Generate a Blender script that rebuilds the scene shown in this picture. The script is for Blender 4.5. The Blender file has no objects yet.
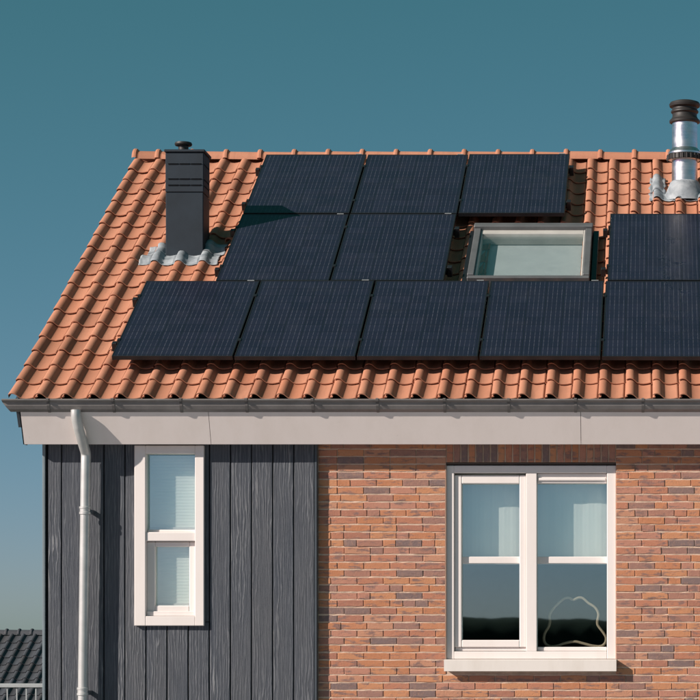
import bpy, math, random
from mathutils import Vector, Matrix, noise
R = math.radians
scn = bpy.context.scene
C = scn.collection

# ------------------------------------------------------------------ camera
EYE = 5.5
cam_d = bpy.data.cameras.new('camera')
cam = bpy.data.objects.new('camera', cam_d)
C.objects.link(cam)
cam.location = (0, -20.3, EYE)
cam.rotation_euler = (R(90), 0, 0)
cam_d.sensor_width = 36
cam_d.lens = 128.42
cam_d.shift_x = -305 / 700
cam_d.shift_y = 290 / 700
cam_d.clip_end = 6000
scn.camera = cam

# ------------------------------------------------------------------ sky, sun, exposure
SUN = Vector((-1.73, -1.0, 1.12)).normalized()        # towards the sun
world = bpy.data.worlds.new('World')
scn.world = world
world.use_nodes = True
wn = world.node_tree
wn.nodes.clear()
sky = wn.nodes.new('ShaderNodeTexSky')
sky.sky_type = 'NISHITA'
sky.sun_disc = False
sky.sun_elevation = math.asin(SUN.z)
sky.sun_rotation = math.atan2(SUN.x, SUN.y)
sky.altitude = 0
sky.air_density = 0.5
sky.dust_density = 0.5
sky.ozone_density = 4.0
# film-like teal grade of the whole sky, channel by channel
STR = 0.06
sepc = wn.nodes.new('ShaderNodeSeparateColor')
comc = wn.nodes.new('ShaderNodeCombineColor')
wn.links.new(sky.outputs[0], sepc.inputs[0])
for ch, (k, gm) in enumerate(((1.68, 1.24), (0.63, 0.67), (0.86, 1.0))):
    pw = wn.nodes.new('ShaderNodeMath')
    pw.operation = 'POWER'
    ml = wn.nodes.new('ShaderNodeMath')
    ml.operation = 'MULTIPLY'
    pre = wn.nodes.new('ShaderNodeMath')
    pre.operation = 'MULTIPLY'
    pre.inputs[1].default_value = STR
    ml.inputs[1].default_value = k / STR
    pw.inputs[1].default_value = gm
    wn.links.new(sepc.outputs[ch], pre.inputs[0])
    wn.links.new(pre.outputs[0], pw.inputs[0])
    wn.links.new(pw.outputs[0], ml.inputs[0])
    wn.links.new(ml.outputs[0], comc.inputs[ch])
bgn = wn.nodes.new('ShaderNodeBackground')
bgn.inputs['Strength'].default_value = STR
wo = wn.nodes.new('ShaderNodeOutputWorld')
wn.links.new(comc.outputs[0], bgn.inputs[0])
wn.links.new(bgn.outputs[0], wo.inputs[0])

sd = bpy.data.lights.new('sun', 'SUN')
sun = bpy.data.objects.new('sun', sd)
C.objects.link(sun)
sd.energy = 5.0
sd.angle = R(0.5)
sd.color = (1.0, 0.90, 0.80)
sun.rotation_euler = (-SUN).to_track_quat('-Z', 'Y').to_euler()
sun.location = SUN * 60

scn.render.engine = 'CYCLES'
vs = scn.view_settings
vs.view_transform = 'Standard'
vs.look = 'None'
vs.gamma = 1
vs.use_curve_mapping = False
vs.exposure = 0.40


# ------------------------------------------------------------------ materials
class NT:
    def __init__(s, name):
        s.m = bpy.data.materials.new(name)
        s.m.use_nodes = True
        s.t = s.m.node_tree
        s.t.nodes.clear()
        s.out = s.n('ShaderNodeOutputMaterial')
        s.b = s.n('ShaderNodeBsdfPrincipled')
        s.l(s.b.outputs[0], s.out.inputs[0])

    def n(s, k, **kw):
        x = s.t.nodes.new(k)
        for a, v in kw.items():
            setattr(x, a, v)
        return x

    def l(s, a, b):
        s.t.links.new(a, b)

    def set(s, rough=0.6, metal=0.0, spec=0.5, color=None):
        s.b.inputs['Roughness'].default_value = rough
        s.b.inputs['Metallic'].default_value = metal
        s.b.inputs['Specular IOR Level'].default_value = spec
        if color:
            s.b.inputs['Base Color'].default_value = (*color, 1)
        return s

    def pos(s):
        return s.n('ShaderNodeNewGeometry').outputs['Position']

    def obj(s):
        return s.n('ShaderNodeTexCoord').outputs['Object']

    def scale(s, v, sc):
        m = s.n('ShaderNodeMapping')
        m.inputs['Scale'].default_value = sc
        s.l(v, m.inputs['Vector'])
        return m.outputs[0]

    def noise(s, v, scale, detail=4, rough=0.55, dist=0.0):
        x = s.n('ShaderNodeTexNoise')
        x.inputs['Scale'].default_value = scale
        x.inputs['Detail'].default_value = detail
        x.inputs['Roughness'].default_value = rough
        x.inputs['Distortion'].default_value = dist
        s.l(v, x.inputs['Vector'])
        return x.outputs['Fac']

    def math(s, op, a, b=0.0, c=None):
        x = s.n('ShaderNodeMath', operation=op)
        for i, v in enumerate((a, b, c)):
            if v is None:
                continue
            if isinstance(v, (int, float)):
                x.inputs[i].default_value = v
            else:
                s.l(v, x.inputs[i])
        return x.outputs[0]

    def ramp(s, f, stops, interp='LINEAR'):
        x = s.n('ShaderNodeValToRGB')
        cr = x.color_ramp
        cr.interpolation = interp
        while len(cr.elements) < len(stops):
            cr.elements.new(0.5)
        for e, (p, c) in zip(cr.elements, stops):
            e.position = p
            e.color = (*c, 1) if len(c) == 3 else c
        s.l(f, x.inputs[0])
        return x.outputs[0]

    def mix(s, f, a, b, mode='MIX'):
        x = s.n('ShaderNodeMix', data_type='RGBA', blend_type=mode)
        for k, v in (('Factor', f), ('A', a), ('B', b)):
            if isinstance(v, (int, float)):
                x.inputs[k].default_value = v
            elif isinstance(v, tuple):
                x.inputs[k].default_value = (*v, 1)
            else:
                s.l(v, x.inputs[k])
        return x.outputs['Result']

    def rnd(s):
        """one random number for each piece, whether an object or an island of a joined mesh"""
        o = s.n('ShaderNodeObjectInfo').outputs['Random']
        g = s.n('ShaderNodeNewGeometry').outputs['Random Per Island']
        return s.math('FRACT', s.math('ADD', s.math('MULTIPLY', o, 7.13), s.math('MULTIPLY', g, 3.71)))

    def col(s, c):
        s.l(c, s.b.inputs['Base Color'])

    def bump(s, h, strength=0.3, dist=0.01):
        x = s.n('ShaderNodeBump')
        x.inputs['Strength'].default_value = strength
        x.inputs['Distance'].default_value = dist
        s.l(h, x.inputs['Height'])
        s.l(x.outputs[0], s.b.inputs['Normal'])


def m_simple(name, color, rough=0.5, metal=0.0, spec=0.5, var=0.12, scale=6.0, bump=0.0, bscale=60):
    t = NT(name).set(rough, metal, spec)
    p = t.pos()
    n = t.noise(p, scale, 5, 0.6)
    lo = tuple(c * (1 - var) for c in color)
    hi = tuple(min(1, c * (1 + var)) for c in color)
    t.col(t.ramp(n, [(0.3, lo), (0.7, hi)]))
    if bump:
        t.bump(t.noise(p, bscale, 3), bump, 0.004)
    return t.m


def m_tile(name, base, dark, lichen=0.5):
    t = NT(name).set(0.72, 0, 0.35)
    p = t.pos()
    r = t.rnd()
    c = t.ramp(r, [(0.0, tuple(v * 0.74 for v in base)), (0.12, tuple(v * 0.9 for v in base)), (0.3, base),
                   (0.7, (base[0] * 1.03, base[1] * 1.08, base[2] * 1.12)), (1.0, (base[0] * 0.95, base[1] * 0.86, base[2] * 0.8))])
    big = t.noise(p, 2.3, 5, 0.65)
    c = t.mix(t.ramp(big, [(0.42, (0, 0, 0)), (0.75, (0.4, 0.4, 0.4))]), c, dark)
    sp = t.noise(p, 55, 4, 0.7)
    c = t.mix(t.ramp(sp, [(0.60, (0, 0, 0)), (0.72, (lichen, lichen, lichen))]), c, tuple(v * 0.6 for v in base))
    sp2 = t.noise(p, 23, 5, 0.7)
    c = t.mix(t.ramp(sp2, [(0.60, (0, 0, 0)), (0.78, (0.35, 0.35, 0.35))]), c, (base[0] * 1.1, base[1] * 1.3, base[2] * 1.45))
    grime = t.noise(t.scale(p, (9, 1.3, 1.3)), 1.0, 5, 0.7)
    c = t.mix(t.ramp(grime, [(0.52, (0, 0, 0)), (0.74, (0.42, 0.42, 0.42))]), c, (base[0] * 0.5, base[1] * 0.52, base[2] * 0.56))
    t.col(c)
    t.bump(t.noise(p, 90, 4, 0.7), 0.35, 0.003)
    return t.m


def m_brick():
    t = NT('brick').set(0.85, 0, 0.25)
    p = t.pos()
    r = t.rnd()
    c = t.ramp(r, [(0.0, (0.47, 0.200, 0.105)), (0.12, (0.51, 0.235, 0.125)), (0.25, (0.44, 0.190, 0.120)), (0.38, (0.48, 0.240, 0.155)),
                   (0.50, (0.44, 0.210, 0.150)), (0.59, (0.37, 0.165, 0.115)), (0.68, (0.48, 0.210, 0.115)), (0.79, (0.31, 0.170, 0.138)),
                   (0.86, (0.20, 0.140, 0.134)), (0.91, (0.36, 0.18, 0.135)), (0.96, (0.235, 0.155, 0.14))], 'CONSTANT')
    st = t.scale(p, (5, 5, 16))
    n1 = t.noise(st, 1.6, 4, 0.6)
    c = t.mix(t.ramp(n1, [(0.53, (0, 0, 0)), (0.62, (0.85, 0.85, 0.85))]), c, (0.20, 0.128, 0.118))
    n2 = t.noise(p, 30, 4, 0.7)
    c = t.mix(t.ramp(n2, [(0.50, (0, 0, 0)), (0.75, (0.45, 0.45, 0.45))]), c, (0.50, 0.27, 0.175))
    n3 = t.noise(p, 130, 3, 0.7)
    c = t.mix(t.ramp(n3, [(0.58, (0, 0, 0)), (0.72, (0.5, 0.5, 0.5))]), c, (0.15, 0.07, 0.05))
    t.col(c)
    t.bump(t.noise(p, 70, 5, 0.75), 0.7, 0.006)
    return t.m


def m_plank():
    t = NT('cladding_plank').set(0.68, 0, 0.3)
    tc = t.pos()
    add = t.n('ShaderNodeVectorMath', operation='ADD')
    sc = t.n('ShaderNodeVectorMath', operation='SCALE')
    comb = t.n('ShaderNodeCombineXYZ')
    r = t.n('ShaderNodeObjectInfo').outputs['Random']
    t.l(t.math('MULTIPLY', r, 9.0), comb.inputs[0])
    t.l(t.math('MULTIPLY', r, 31.0), comb.inputs[2])
    t.l(tc, add.inputs[0])
    t.l(comb.outputs[0], add.inputs[1])
    v = add.outputs[0]
    # flowing grain: wandering bands stretched along the board
    w = t.n('ShaderNodeTexWave', wave_type='BANDS', bands_direction='X', wave_profile='SIN')
    w.inputs['Scale'].default_value = 13.0
    w.inputs['Distortion'].default_value = 11.0
    w.inputs['Detail'].default_value = 3.0
    w.inputs['Detail Scale'].default_value = 1.4
    w.inputs['Detail Roughness'].default_value = 0.65
    t.l(t.scale(v, (1.0, 1.0, 0.11)), w.inputs['Vector'])
    big0 = t.noise(t.scale(v, (7, 7, 1.1)), 1.0, 2)
    fib = t.noise(t.scale(v, (170, 170, 5.0)), 1.0, 4, 0.7)
    h = t.math('ADD', t.math('MULTIPLY', t.math('POWER', w.outputs['Fac'], 3.0), t.ramp(big0, [(0.35, (0.12,) * 3), (0.7, (0.62,) * 3)])), t.math('MULTIPLY', fib, 0.85))
    c = t.ramp(h, [(0.26, (0.034, 0.042, 0.059)), (0.50, (0.072, 0.082, 0.101)), (0.80, (0.122, 0.131, 0.150)), (1.0, (0.20, 0.208, 0.225))])
    big = t.noise(t.scale(v, (3, 3, 0.7)), 1.0, 3)
    c = t.mix(t.ramp(big, [(0.35, (0, 0, 0)), (0.7, (0.5, 0.5, 0.5))]), c, (0.098, 0.102, 0.112))
    t.col(c)
    t.bump(h, 0.9, 0.0065)
    return t.m


def m_glass(name, refl=0.26, tint=(0.96, 0.975, 0.97), gcol=(0.68, 0.97, 0.98)):
    t = NT(name)
    t.t.nodes.remove(t.b)
    tr = t.n('ShaderNodeBsdfTransparent')
    tr.inputs[0].default_value = (*tint, 1)
    gl = t.n('ShaderNodeBsdfGlossy')
    gl.inputs['Roughness'].default_value = 0.012
    gl.inputs['Color'].default_value = (*gcol, 1)
    ge = t.n('ShaderNodeNewGeometry')
    dt = t.n('ShaderNodeVectorMath', operation='DOT_PRODUCT')
    t.l(ge.outputs['Incoming'], dt.inputs[0])
    t.l(ge.outputs['Normal'], dt.inputs[1])
    om = t.math('SUBTRACT', 1.0, t.math('ABSOLUTE', dt.outputs['Value']))
    f = t.math('MINIMUM', t.math('ADD', t.math('MULTIPLY', t.math('POWER', om, 5.0), 0.9), refl), 0.95)
    # old glass is never quite flat
    n = t.noise(t.pos(), 1.1, 2)
    b = t.n('ShaderNodeBump')
    b.inputs['Strength'].default_value = 0.015
    b.inputs['Distance'].default_value = 0.02
    t.l(n, b.inputs['Height'])
    t.l(b.outputs[0], gl.inputs['Normal'])
    mx = t.n('ShaderNodeMixShader')
    t.l(f, mx.inputs[0])
    t.l(tr.outputs[0], mx.inputs[1])
    t.l(gl.outputs[0], mx.inputs[2])
    t.l(mx.outputs[0], t.out.inputs[0])
    return t.m


PW, PL = 0.980, 1.605          # solar panel width and length


def m_cells():
    t = NT('solar_cells').set(0.30, 0, 0.5)
    o = t.obj()
    sp = t.n('ShaderNodeSeparateXYZ')
    t.l(o, sp.inputs[0])
    cw = (PW - 0.05) / 6
    chh = (PL - 0.06) / 10
    u = t.math('DIVIDE', t.math('SUBTRACT', sp.outputs[0], 0.025), cw)
    v = t.math('DIVIDE', t.math('SUBTRACT', sp.outputs[1], 0.03), chh)
    fu = t.math('FRACT', u)
    fv = t.math('FRACT', v)
    # distance to the nearest cell edge, in cells
    eu = t.math('MINIMUM', fu, t.math('SUBTRACT', 1.0, fu))
    ev = t.math('MINIMUM', fv, t.math('SUBTRACT', 1.0, fv))
    gap = t.math('LESS_THAN', t.math('MINIMUM', eu, ev), 0.013)
    bb = t.math('FRACT', t.math('MULTIPLY', fu, 4.0))
    bd = t.math('ABSOLUTE', t.math('SUBTRACT', bb, 0.5))
    bus = t.math('LESS_THAN', bd, 0.040)
    seg = t.math('GREATER_THAN', t.math('FRACT', t.math('MULTIPLY', fv, 2.0)), 0.16)
    rr = t.noise(t.scale(t.pos(), (26, 5, 5)), 1.0, 2)
    bus = t.math('MULTIPLY', t.math('MULTIPLY', bus, seg), t.ramp(rr, [(0.35, (0.35,) * 3), (0.65, (1.0,) * 3)]))
    cellid = t.n('ShaderNodeTexWhiteNoise', noise_dimensions='3D')
    cb = t.n('ShaderNodeCombineXYZ')
    t.l(t.math('FLOOR', u), cb.inputs[0])
    t.l(t.math('FLOOR', v), cb.inputs[1])
    t.l(t.n('ShaderNodeObjectInfo').outputs['Random'], cb.inputs[2])
    t.l(cb.outputs[0], cellid.inputs['Vector'])
    c = t.ramp(cellid.outputs['Value'], [(0, (0.0105, 0.0115, 0.026)), (1, (0.0145, 0.0155, 0.033))])
    c = t.mix(gap, c, (0.006, 0.007, 0.010))
    c = t.mix(bus, c, (0.095, 0.10, 0.13))
    dirt = t.noise(t.pos(), 3.1, 6, 0.65)
    c = t.mix(t.ramp(dirt, [(0.55, (0, 0, 0)), (0.85, (0.06, 0.06, 0.06))]), c, (0.16, 0.155, 0.15))
    t.col(c)
    t.l(t.ramp(t.noise(t.pos(), 5, 5, 0.6), [(0.3, (0.24,) * 3), (0.75, (0.42,) * 3)]), t.b.inputs['Roughness'])
    t.bump(t.noise(o, 900, 2), 0.05, 0.001)
    return t.m


def m_lead():
    t = NT('lead').set(0.55, 0.0, 0.5)
    p = t.pos()
    n = t.noise(p, 7, 4, 0.6, 0.6)
    c = t.ramp(n, [(0.30, (0.14, 0.16, 0.18)), (0.46, (0.25, 0.28, 0.31)), (0.62, (0.36, 0.39, 0.42)), (0.8, (0.50, 0.52, 0.53))])
    t.col(c)
    t.bump(t.noise(p, 25, 4), 0.35, 0.006)
    return t.m


def m_ground():
    t = NT('ground').set(0.95, 0, 0.2)
    p = t.pos()
    a = t.noise(p, 0.09, 6, 0.6)
    b = t.noise(p, 3.0, 5, 0.7)
    c = t.ramp(a, [(0.40, (0.045, 0.055, 0.022)), (0.55, (0.06, 0.065, 0.03)), (0.72, (0.11, 0.095, 0.06))])
    c = t.mix(t.ramp(b, [(0.3, (0.35,) * 3), (0.7, (0, 0, 0))]), c, (0.06, 0.06, 0.03))
    t.col(c)
    t.bump(b, 0.8, 0.05)
    return t.m


def m_steel():
    t = NT('stainless_steel').set(0.30, 1.0, 0.5)
    p = t.pos()
    n = t.noise(t.scale(p, (2, 2, 30)), 2.0, 4)
    t.col(t.ramp(n, [(0.3, (0.62, 0.64, 0.66)), (0.7, (0.80, 0.81, 0.82))]))
    t.l(t.ramp(t.noise(p, 9, 4), [(0.3, (0.24,) * 3), (0.7, (0.42,) * 3)]), t.b.inputs['Roughness'])
    return t.m


def m_paint(name, color, dirt=0.25, rough=0.45):
    t = NT(name).set(rough, 0, 0.4)
    p = t.pos()
    n = t.noise(t.scale(p, (5, 5, 1.2)), 1.0, 5, 0.65)
    c = t.mix(t.ramp(n, [(0.45, (0, 0, 0)), (0.8, (dirt,) * 3)]), color, tuple(v * w for v, w in zip(color, (0.72, 0.68, 0.62))))
    sp = t.noise(p, 38, 3, 0.6)
    c = t.mix(t.ramp(sp, [(0.70, (0, 0, 0)), (0.76, (0.35, 0.35, 0.35))]), c, tuple(v * 0.5 for v in color))
    t.col(c)
    t.bump(t.noise(p, 45, 3), 0.06, 0.003)
    return t.m


M = dict(
    tile=m_tile('terracotta', (0.475, 0.208, 0.126), (0.35, 0.142, 0.09)),
    ntile=m_tile('slate_tile', (0.060, 0.066, 0.078), (0.04, 0.045, 0.055), 0.3),
    brick=m_brick(),
    mortar=m_simple('mortar', (0.55, 0.405, 0.315), 0.95, 0, 0.2, 0.2, 14, 0.8, 120),
    plank=m_plank(),
    black=m_simple('dark_membrane', (0.012, 0.013, 0.016), 0.85, 0, 0.2),
    trim=m_simple('dark_metal_trim', (0.055, 0.068, 0.082), 0.45, 0, 0.5, 0.1),
    ltrim=m_simple('grey_metal_trim', (0.17, 0.21, 0.235), 0.45, 0, 0.5, 0.1),
    white=m_paint('cream_window_paint', (0.76, 0.705, 0.685), 0.22),
    fascia=m_paint('cream_fascia_paint', (0.79, 0.715, 0.685), 0.25, 0.6),
    sill=m_paint('sill_stone', (0.70, 0.655, 0.62), 0.4, 0.75),
    zinc=m_simple('gutter_zinc', (0.205, 0.192, 0.188), 0.42, 0.25, 0.5, 0.22, 5),
    bracket=m_simple('bracket_steel', (0.13, 0.122, 0.12), 0.5, 0.3),
    pipe=m_simple('downpipe_zinc', (0.50, 0.51, 0.505), 0.40, 0.35, 0.5, 0.12, 7),
    pframe=m_simple('black_aluminium', (0.010, 0.011, 0.014), 0.38, 0.0, 0.5),
    cells=m_cells(),
    silver=m_simple('bare_aluminium', (0.62, 0.63, 0.64), 0.4, 0.7),
    glass=m_glass('window_glass'),
    sglass=m_glass('skylight_glass', 0.13, gcol=(0.85, 0.97, 1.0)),
    lead=m_lead(),
    chim=m_simple('chimney_coating', (0.014, 0.023, 0.034), 0.55, 0, 0.35, 0.18, 4, 0.1, 40),
    steel=m_steel(),
    rubber=m_simple('black_cowl', (0.020, 0.018, 0.018), 0.5, 0, 0.5),
    blind=m_simple('blind_cloth', (0.90, 0.885, 0.84), 0.9, 0, 0.2, 0.03),
    lintel=m_simple('lintel_steel', (0.07, 0.05, 0.042), 0.7),
    sblind=m_simple('skylight_blind', (0.46, 0.50, 0.52), 0.9, 0, 0.2, 0.06),
    shadow_bead=m_simple('shadow_sealant', (0.30, 0.19, 0.14), 0.8),
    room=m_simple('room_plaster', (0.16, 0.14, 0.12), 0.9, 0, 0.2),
    wood=m_simple('pale_tubing', (0.62, 0.50, 0.36), 0.5, 0, 0.4, 0.1),
    sash=m_simple('sash_paint', (0.42, 0.41, 0.385), 0.5),
    skyframe=m_simple('skylight_aluminium', (0.135, 0.14, 0.147), 0.42, 0.3, 0.5, 0.15),
    render=m_simple('pale_render', (0.42, 0.40, 0.37), 0.9),
    rail=m_simple('galvanised_rail', (0.42, 0.45, 0.46), 0.5, 0.3, 0.5, 0.1),
    ground=m_ground(),
    leaf=m_simple('woodland_leaves', (0.014, 0.018, 0.012), 0.95, 0, 0.1, 0.4, 0.4),
)


# ------------------------------------------------------------------ mesh helpers
class MB:
    def __init__(s):
        s.v, s.f, s.sm = [], [], []

    def add(s, vs, fs, smooth=False):
        o = len(s.v)
        s.v += [tuple(v) for v in vs]
        s.f += [tuple(i + o for i in f) for f in fs]
        s.sm += [smooth] * len(fs)

    def box(s, x0, x1, y0, y1, z0, z1, b=0.0):
        if b <= 0:
            vs = [(x, y, z) for x in (x0, x1) for y in (y0, y1) for z in (z0, z1)]
            s.add(vs, [(0, 1, 3, 2), (4, 6, 7, 5), (0, 4, 5, 1), (2, 3, 7, 6), (0, 2, 6, 4), (1, 5, 7, 3)])
            return
        # chamfered box: 24 vertices
        vs, idx = [], {}
        for ix, x in enumerate((x0, x1)):
            for iy, y in enumerate((y0, y1)):
                for iz, z in enumerate((z0, z1)):
                    sx, sy, sz = (1, -1)[ix], (1, -1)[iy], (1, -1)[iz]
                    for ax in range(3):
                        q = [x + sx * b, y + sy * b, z + sz * b]
                        q[ax] = (x, y, z)[ax]
                        idx[(ix, iy, iz, ax)] = len(vs)
                        vs.append(tuple(q))
        fs = []
        for ax in range(3):
            a1, a2 = [(1, 2), (2, 0), (0, 1)][ax]
            for e in (0, 1):
                ring = []
                for p, q in ((0, 0), (1, 0), (1, 1), (0, 1)):
                    k = [0, 0, 0]
                    k[ax], k[a1], k[a2] = e, p, q
                    ring.append(idx[(*k, ax)])
                fs.append(ring if e else ring[::-1])
        for ax in range(3):           # edge chamfers
            a1, a2 = [(1, 2), (2, 0), (0, 1)][ax]
            for p in (0, 1):
                for q in (0, 1):
                    def k(e, which):
                        t = [0, 0, 0]
                        t[ax], t[a1], t[a2] = e, p, q
                        return idx[(*t, which)]
                    r = [k(0, a1), k(1, a1), k(1, a2), k(0, a2)]
                    fs.append(r if (p + q) % 2 else r[::-1])
        for ix in (0, 1):
            for iy in (0, 1):
                for iz in (0, 1):
                    r = [idx[(ix, iy, iz, a)] for a in range(3)]
                    fs.append(r if (ix + iy + iz) % 2 else r[::-1])
        s.add(vs, fs)

    def tube(s, pts, rad, n=10, closed=False, smooth=True, cap=True):
        P = [Vector(p) for p in pts]
        N = len(P)
        rs = rad if isinstance(rad, (list, tuple)) else [rad] * N
        vs, fs = [], []
        for i, p in enumerate(P):
            a = P[(i - 1) % N] if (closed or i > 0) else p
            b = P[(i + 1) % N] if (closed or i < N - 1) else p
            d = (b - a).normalized()
            up = Vector((0, 0, 1)) if abs(d.z) < 0.9 else Vector((0, 1, 0))
            if closed:
                up = Vector((0, 1, 0))
            x = d.cross(up).normalized()
            y = x.cross(d)
            for k in range(n):
                t = 2 * math.pi * k / n
                vs.append(p + (x * math.cos(t) + y * math.sin(t)) * rs[i])
        for i in range(N if closed else N - 1):
            j = (i + 1) % N
            for k in range(n):
                k2 = (k + 1) % n
                fs.append((i * n + k, i * n + k2, j * n + k2, j * n + k))
        s.add(vs, fs, smooth)
        if cap and not closed:
            s.add(vs[:n], [tuple(range(n))[::-1]])
            s.add(vs[-n:], [tuple(range(n))])

    def lathe(s, cx, cy, prof, n=28, smooth=True):
        """profile of (radius, z) round a vertical axis; sharp between segments"""
        for (r0, z0), (r1, z1) in zip(prof[:-1], prof[1:]):
            vs, fs = [], []
            for k in range(n):
                t = 2 * math.pi * k / n
                c, q = math.cos(t), math.sin(t)
                vs += [(cx + r0 * c, cy + r0 * q, z0), (cx + r1 * c, cy + r1 * q, z1)]
            for k in range(n):
                a, b = 2 * k, 2 * ((k + 1) % n)
                fs.append((a, b, b + 1, a + 1))
            s.add(vs, fs, smooth)

    def extrude_x(s, prof, x0, x1, smooth=False, caps=True):
        """closed (y, z) outline pulled along x"""
        n = len(prof)
        vs = [(x0, y, z) for y, z in prof] + [(x1, y, z) for y, z in prof]
        s.add(vs, [(i, (i + 1) % n, n + (i + 1) % n, n + i) for i in range(n)], smooth)
        if caps:
            s.add(vs[:n], [tuple(range(n))[::-1]])
            s.add(vs[n:], [tuple(range(n))])

    def mesh(s, name):
        m = bpy.data.meshes.new(name)
        m.from_pydata(s.v, [], s.f)
        m.polygons.foreach_set('use_smooth', s.sm)
        m.update()
        return m

    def build(s, name, mat, parent=None, kind=None):
        m = s.mesh(name)
        m.materials.append(mat)
        return link(name, m, parent, kind)


def link(name, mesh, parent=None, kind=None, loc=None, rot=None):
    o = bpy.data.objects.new(name, mesh)
    C.objects.link(o)
    o.parent = parent
    if kind:
        o['kind'] = kind
    if loc is not None:
        o.location = loc
    if rot is not None:
        o.rotation_euler = rot
    return o


def tag(o, label, cat, group=None):
    o['label'] = label
    o['category'] = cat
    if group:
        o['group'] = group
    return o


def thing(name, label, cat, loc=(0, 0, 0), rot=(0, 0, 0), group=None):
    return tag(link(name, None, loc=loc, rot=rot), label, cat, group)


def box(name, mat, parent, x0, x1, y0, y1, z0, z1, b=0.0, kind=None):
    mb = MB()
    mb.box(x0, x1, y0, y1, z0, z1, b)
    return mb.build(name, mat, parent, kind)


# ------------------------------------------------------------------ roof frame
TH = R(30.37)
SN, CS = math.sin(TH), math.cos(TH)
EY, EZ = -0.30, 7.430                   # eaves edge of the tile bed
RL = 5.627                              # slope length to the ridge
XL, XR = -5.166, 3.60                   # verge, far end
RY, RZ = EY + RL * CS, EZ + RL * SN     # ridge line


def RP(x, s, h):
    return Vector((x, EY + s * CS - h * SN, EZ + s * SN + h * CS))


# ------------------------------------------------------------------ setting
g = MB()
g.add([(-2500, -2500, 0), (2500, -2500, 0), (2500, 2500, 0), (-2500, 2500, 0)], [(0, 1, 2, 3)])
o = g.build('ground', M['ground'], None, 'structure')
pv = MB()  # unseen paving, added wide and pale to bounce sunlight onto the facade
pv.add([(-60, -45, 0.004), (60, -45, 0.004), (60, -0.3, 0.004), (-60, -0.3, 0.004)], [(0, 1, 2, 3)])
tp = NT('bounce_paving').set(0.9, 0, 0.2)
bt = tp.n('ShaderNodeTexBrick')
bt.inputs['Color1'].default_value = (0.29, 0.30, 0.315, 1)
bt.inputs['Color2'].default_value = (0.34, 0.35, 0.365, 1)
bt.inputs['Mortar'].default_value = (0.16, 0.14, 0.12, 1)
bt.inputs['Scale'].default_value = 1.0
bt.inputs['Mortar Size'].default_value = 0.008
bt.inputs['Brick Width'].default_value = 0.3
bt.inputs['Row Height'].default_value = 0.3
tp.l(tp.pos(), bt.inputs['Vector'])
tp.col(bt.outputs['Color'])
pv.build('bounce_pavement', tp.m, None, 'structure')

# far wood behind the viewer, mirrored in the window panes
rng = random.Random(5)
wd = MB()
nx = 900
vs, fs = [], []
for i in range(nx + 1):
    x = -420 + 840 * i / nx
    top = 7.9 + 0.5 * noise.noise((x * 0.012, 3.1, 0)) + 0.12 * rng.random() - 0.025 * x
    for j, (dy, f) in enumerate(((0, 0.0), (1.5, 0.55), (0.4, 0.82), (-5, 1.0), (-14, 0.92), (-18, 0))):
        vs.append((x + rng.uniform(-0.3, 0.3), -300 + dy + rng.uniform(-0.3, 0.3), top * f + (rng.uniform(-0.08, 0.08) if 0 < f else 0)))
for i in range(nx):
    for j in range(5):
        a = i * 6 + j
        fs.append((a, a + 6, a + 7, a + 1))
wd.add(vs, fs, True)
tag(wd.build('far_woodland', M['leaf'], None, 'stuff'), 'low dark line of far woodland on the horizon across from the house', 'woodland')

# ------------------------------------------------------------------ the house
house = thing('house', 'house with terracotta tiled roof, red brick wall and dark timber cladding', 'house')

# openings (x0, x1, z0, z1)
BW = (-1.699, -0.317, 5.345, 6.925)      # brick-side window
NW = (-4.215, -3.652, 5.615, 7.075)      # narrow window in the cladding
CL, CR = -4.955, -2.738                  # cladding extents
WT = 7.25                                # top of the walls

# ---- brick wall: mortar bed, with the bricks proud of it
mb = MB()
for x0, x1, z0, z1 in ((CR - 0.25, BW[0], 0, WT), (BW[1], 3.5, 0, WT), (BW[0], BW[1], 0, BW[2] - 0.1), (BW[0], BW[1], BW[3] + 0.02, WT)):
    mb.box(x0, x1, 0.0075, 0.20, z0, z1)
brick_wall = mb.build('brick_wall', M['mortar'], house)
beds = MB()

rng = random.Random(11)


def brick_geo(L, H, rng):
    """front at y=0, chipped uneven arrises; origin at centre of the front face"""
    n = 4
    ring = [(-L / 2 + L * i / n, -H / 2) for i in range(n)] + [(L / 2, -H / 2)] + [(L / 2 - L * i / n, H / 2) for i in range(n)] + [(-L / 2, H / 2)]
    vs = []
    for y, ins, jit in ((0.035, 0.0, 0.0), (0.0045, 0.0, 0.0017), (0.0, 0.0032, 0.0016)):
        for (x, z) in ring:
            qx = x - math.copysign(ins, x) if abs(x) > L / 2 - 1e-4 else x
            qz = z - math.copysign(ins, z)
            vs.append((qx + rng.uniform(-jit, jit), y + (rng.uniform(-0.0012, 0.0012) if y < 0.01 else 0), qz + rng.uniform(-jit, jit)))
    m = len(ring)
    fs = [(r * m + i, r * m + (i + 1) % m, (r + 1) * m + (i + 1) % m, (r + 1) * m + i) for r in range(2) for i in range(m)]
    fs.append(tuple(range(2 * m, 3 * m)))
    return vs, fs


variants = {}


def brick_mesh(L, H):
    key = (round(L, 3), round(H, 3))
    lst = variants.setdefault(key, [])
    if len(lst) < 5:
        b = MB()
        b.add(*brick_geo(L, H, rng))
        m = b.mesh('brick')
        m.materials.append(M['brick'])
        lst.append(m)
        return m
    return rng.choice(lst)


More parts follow.
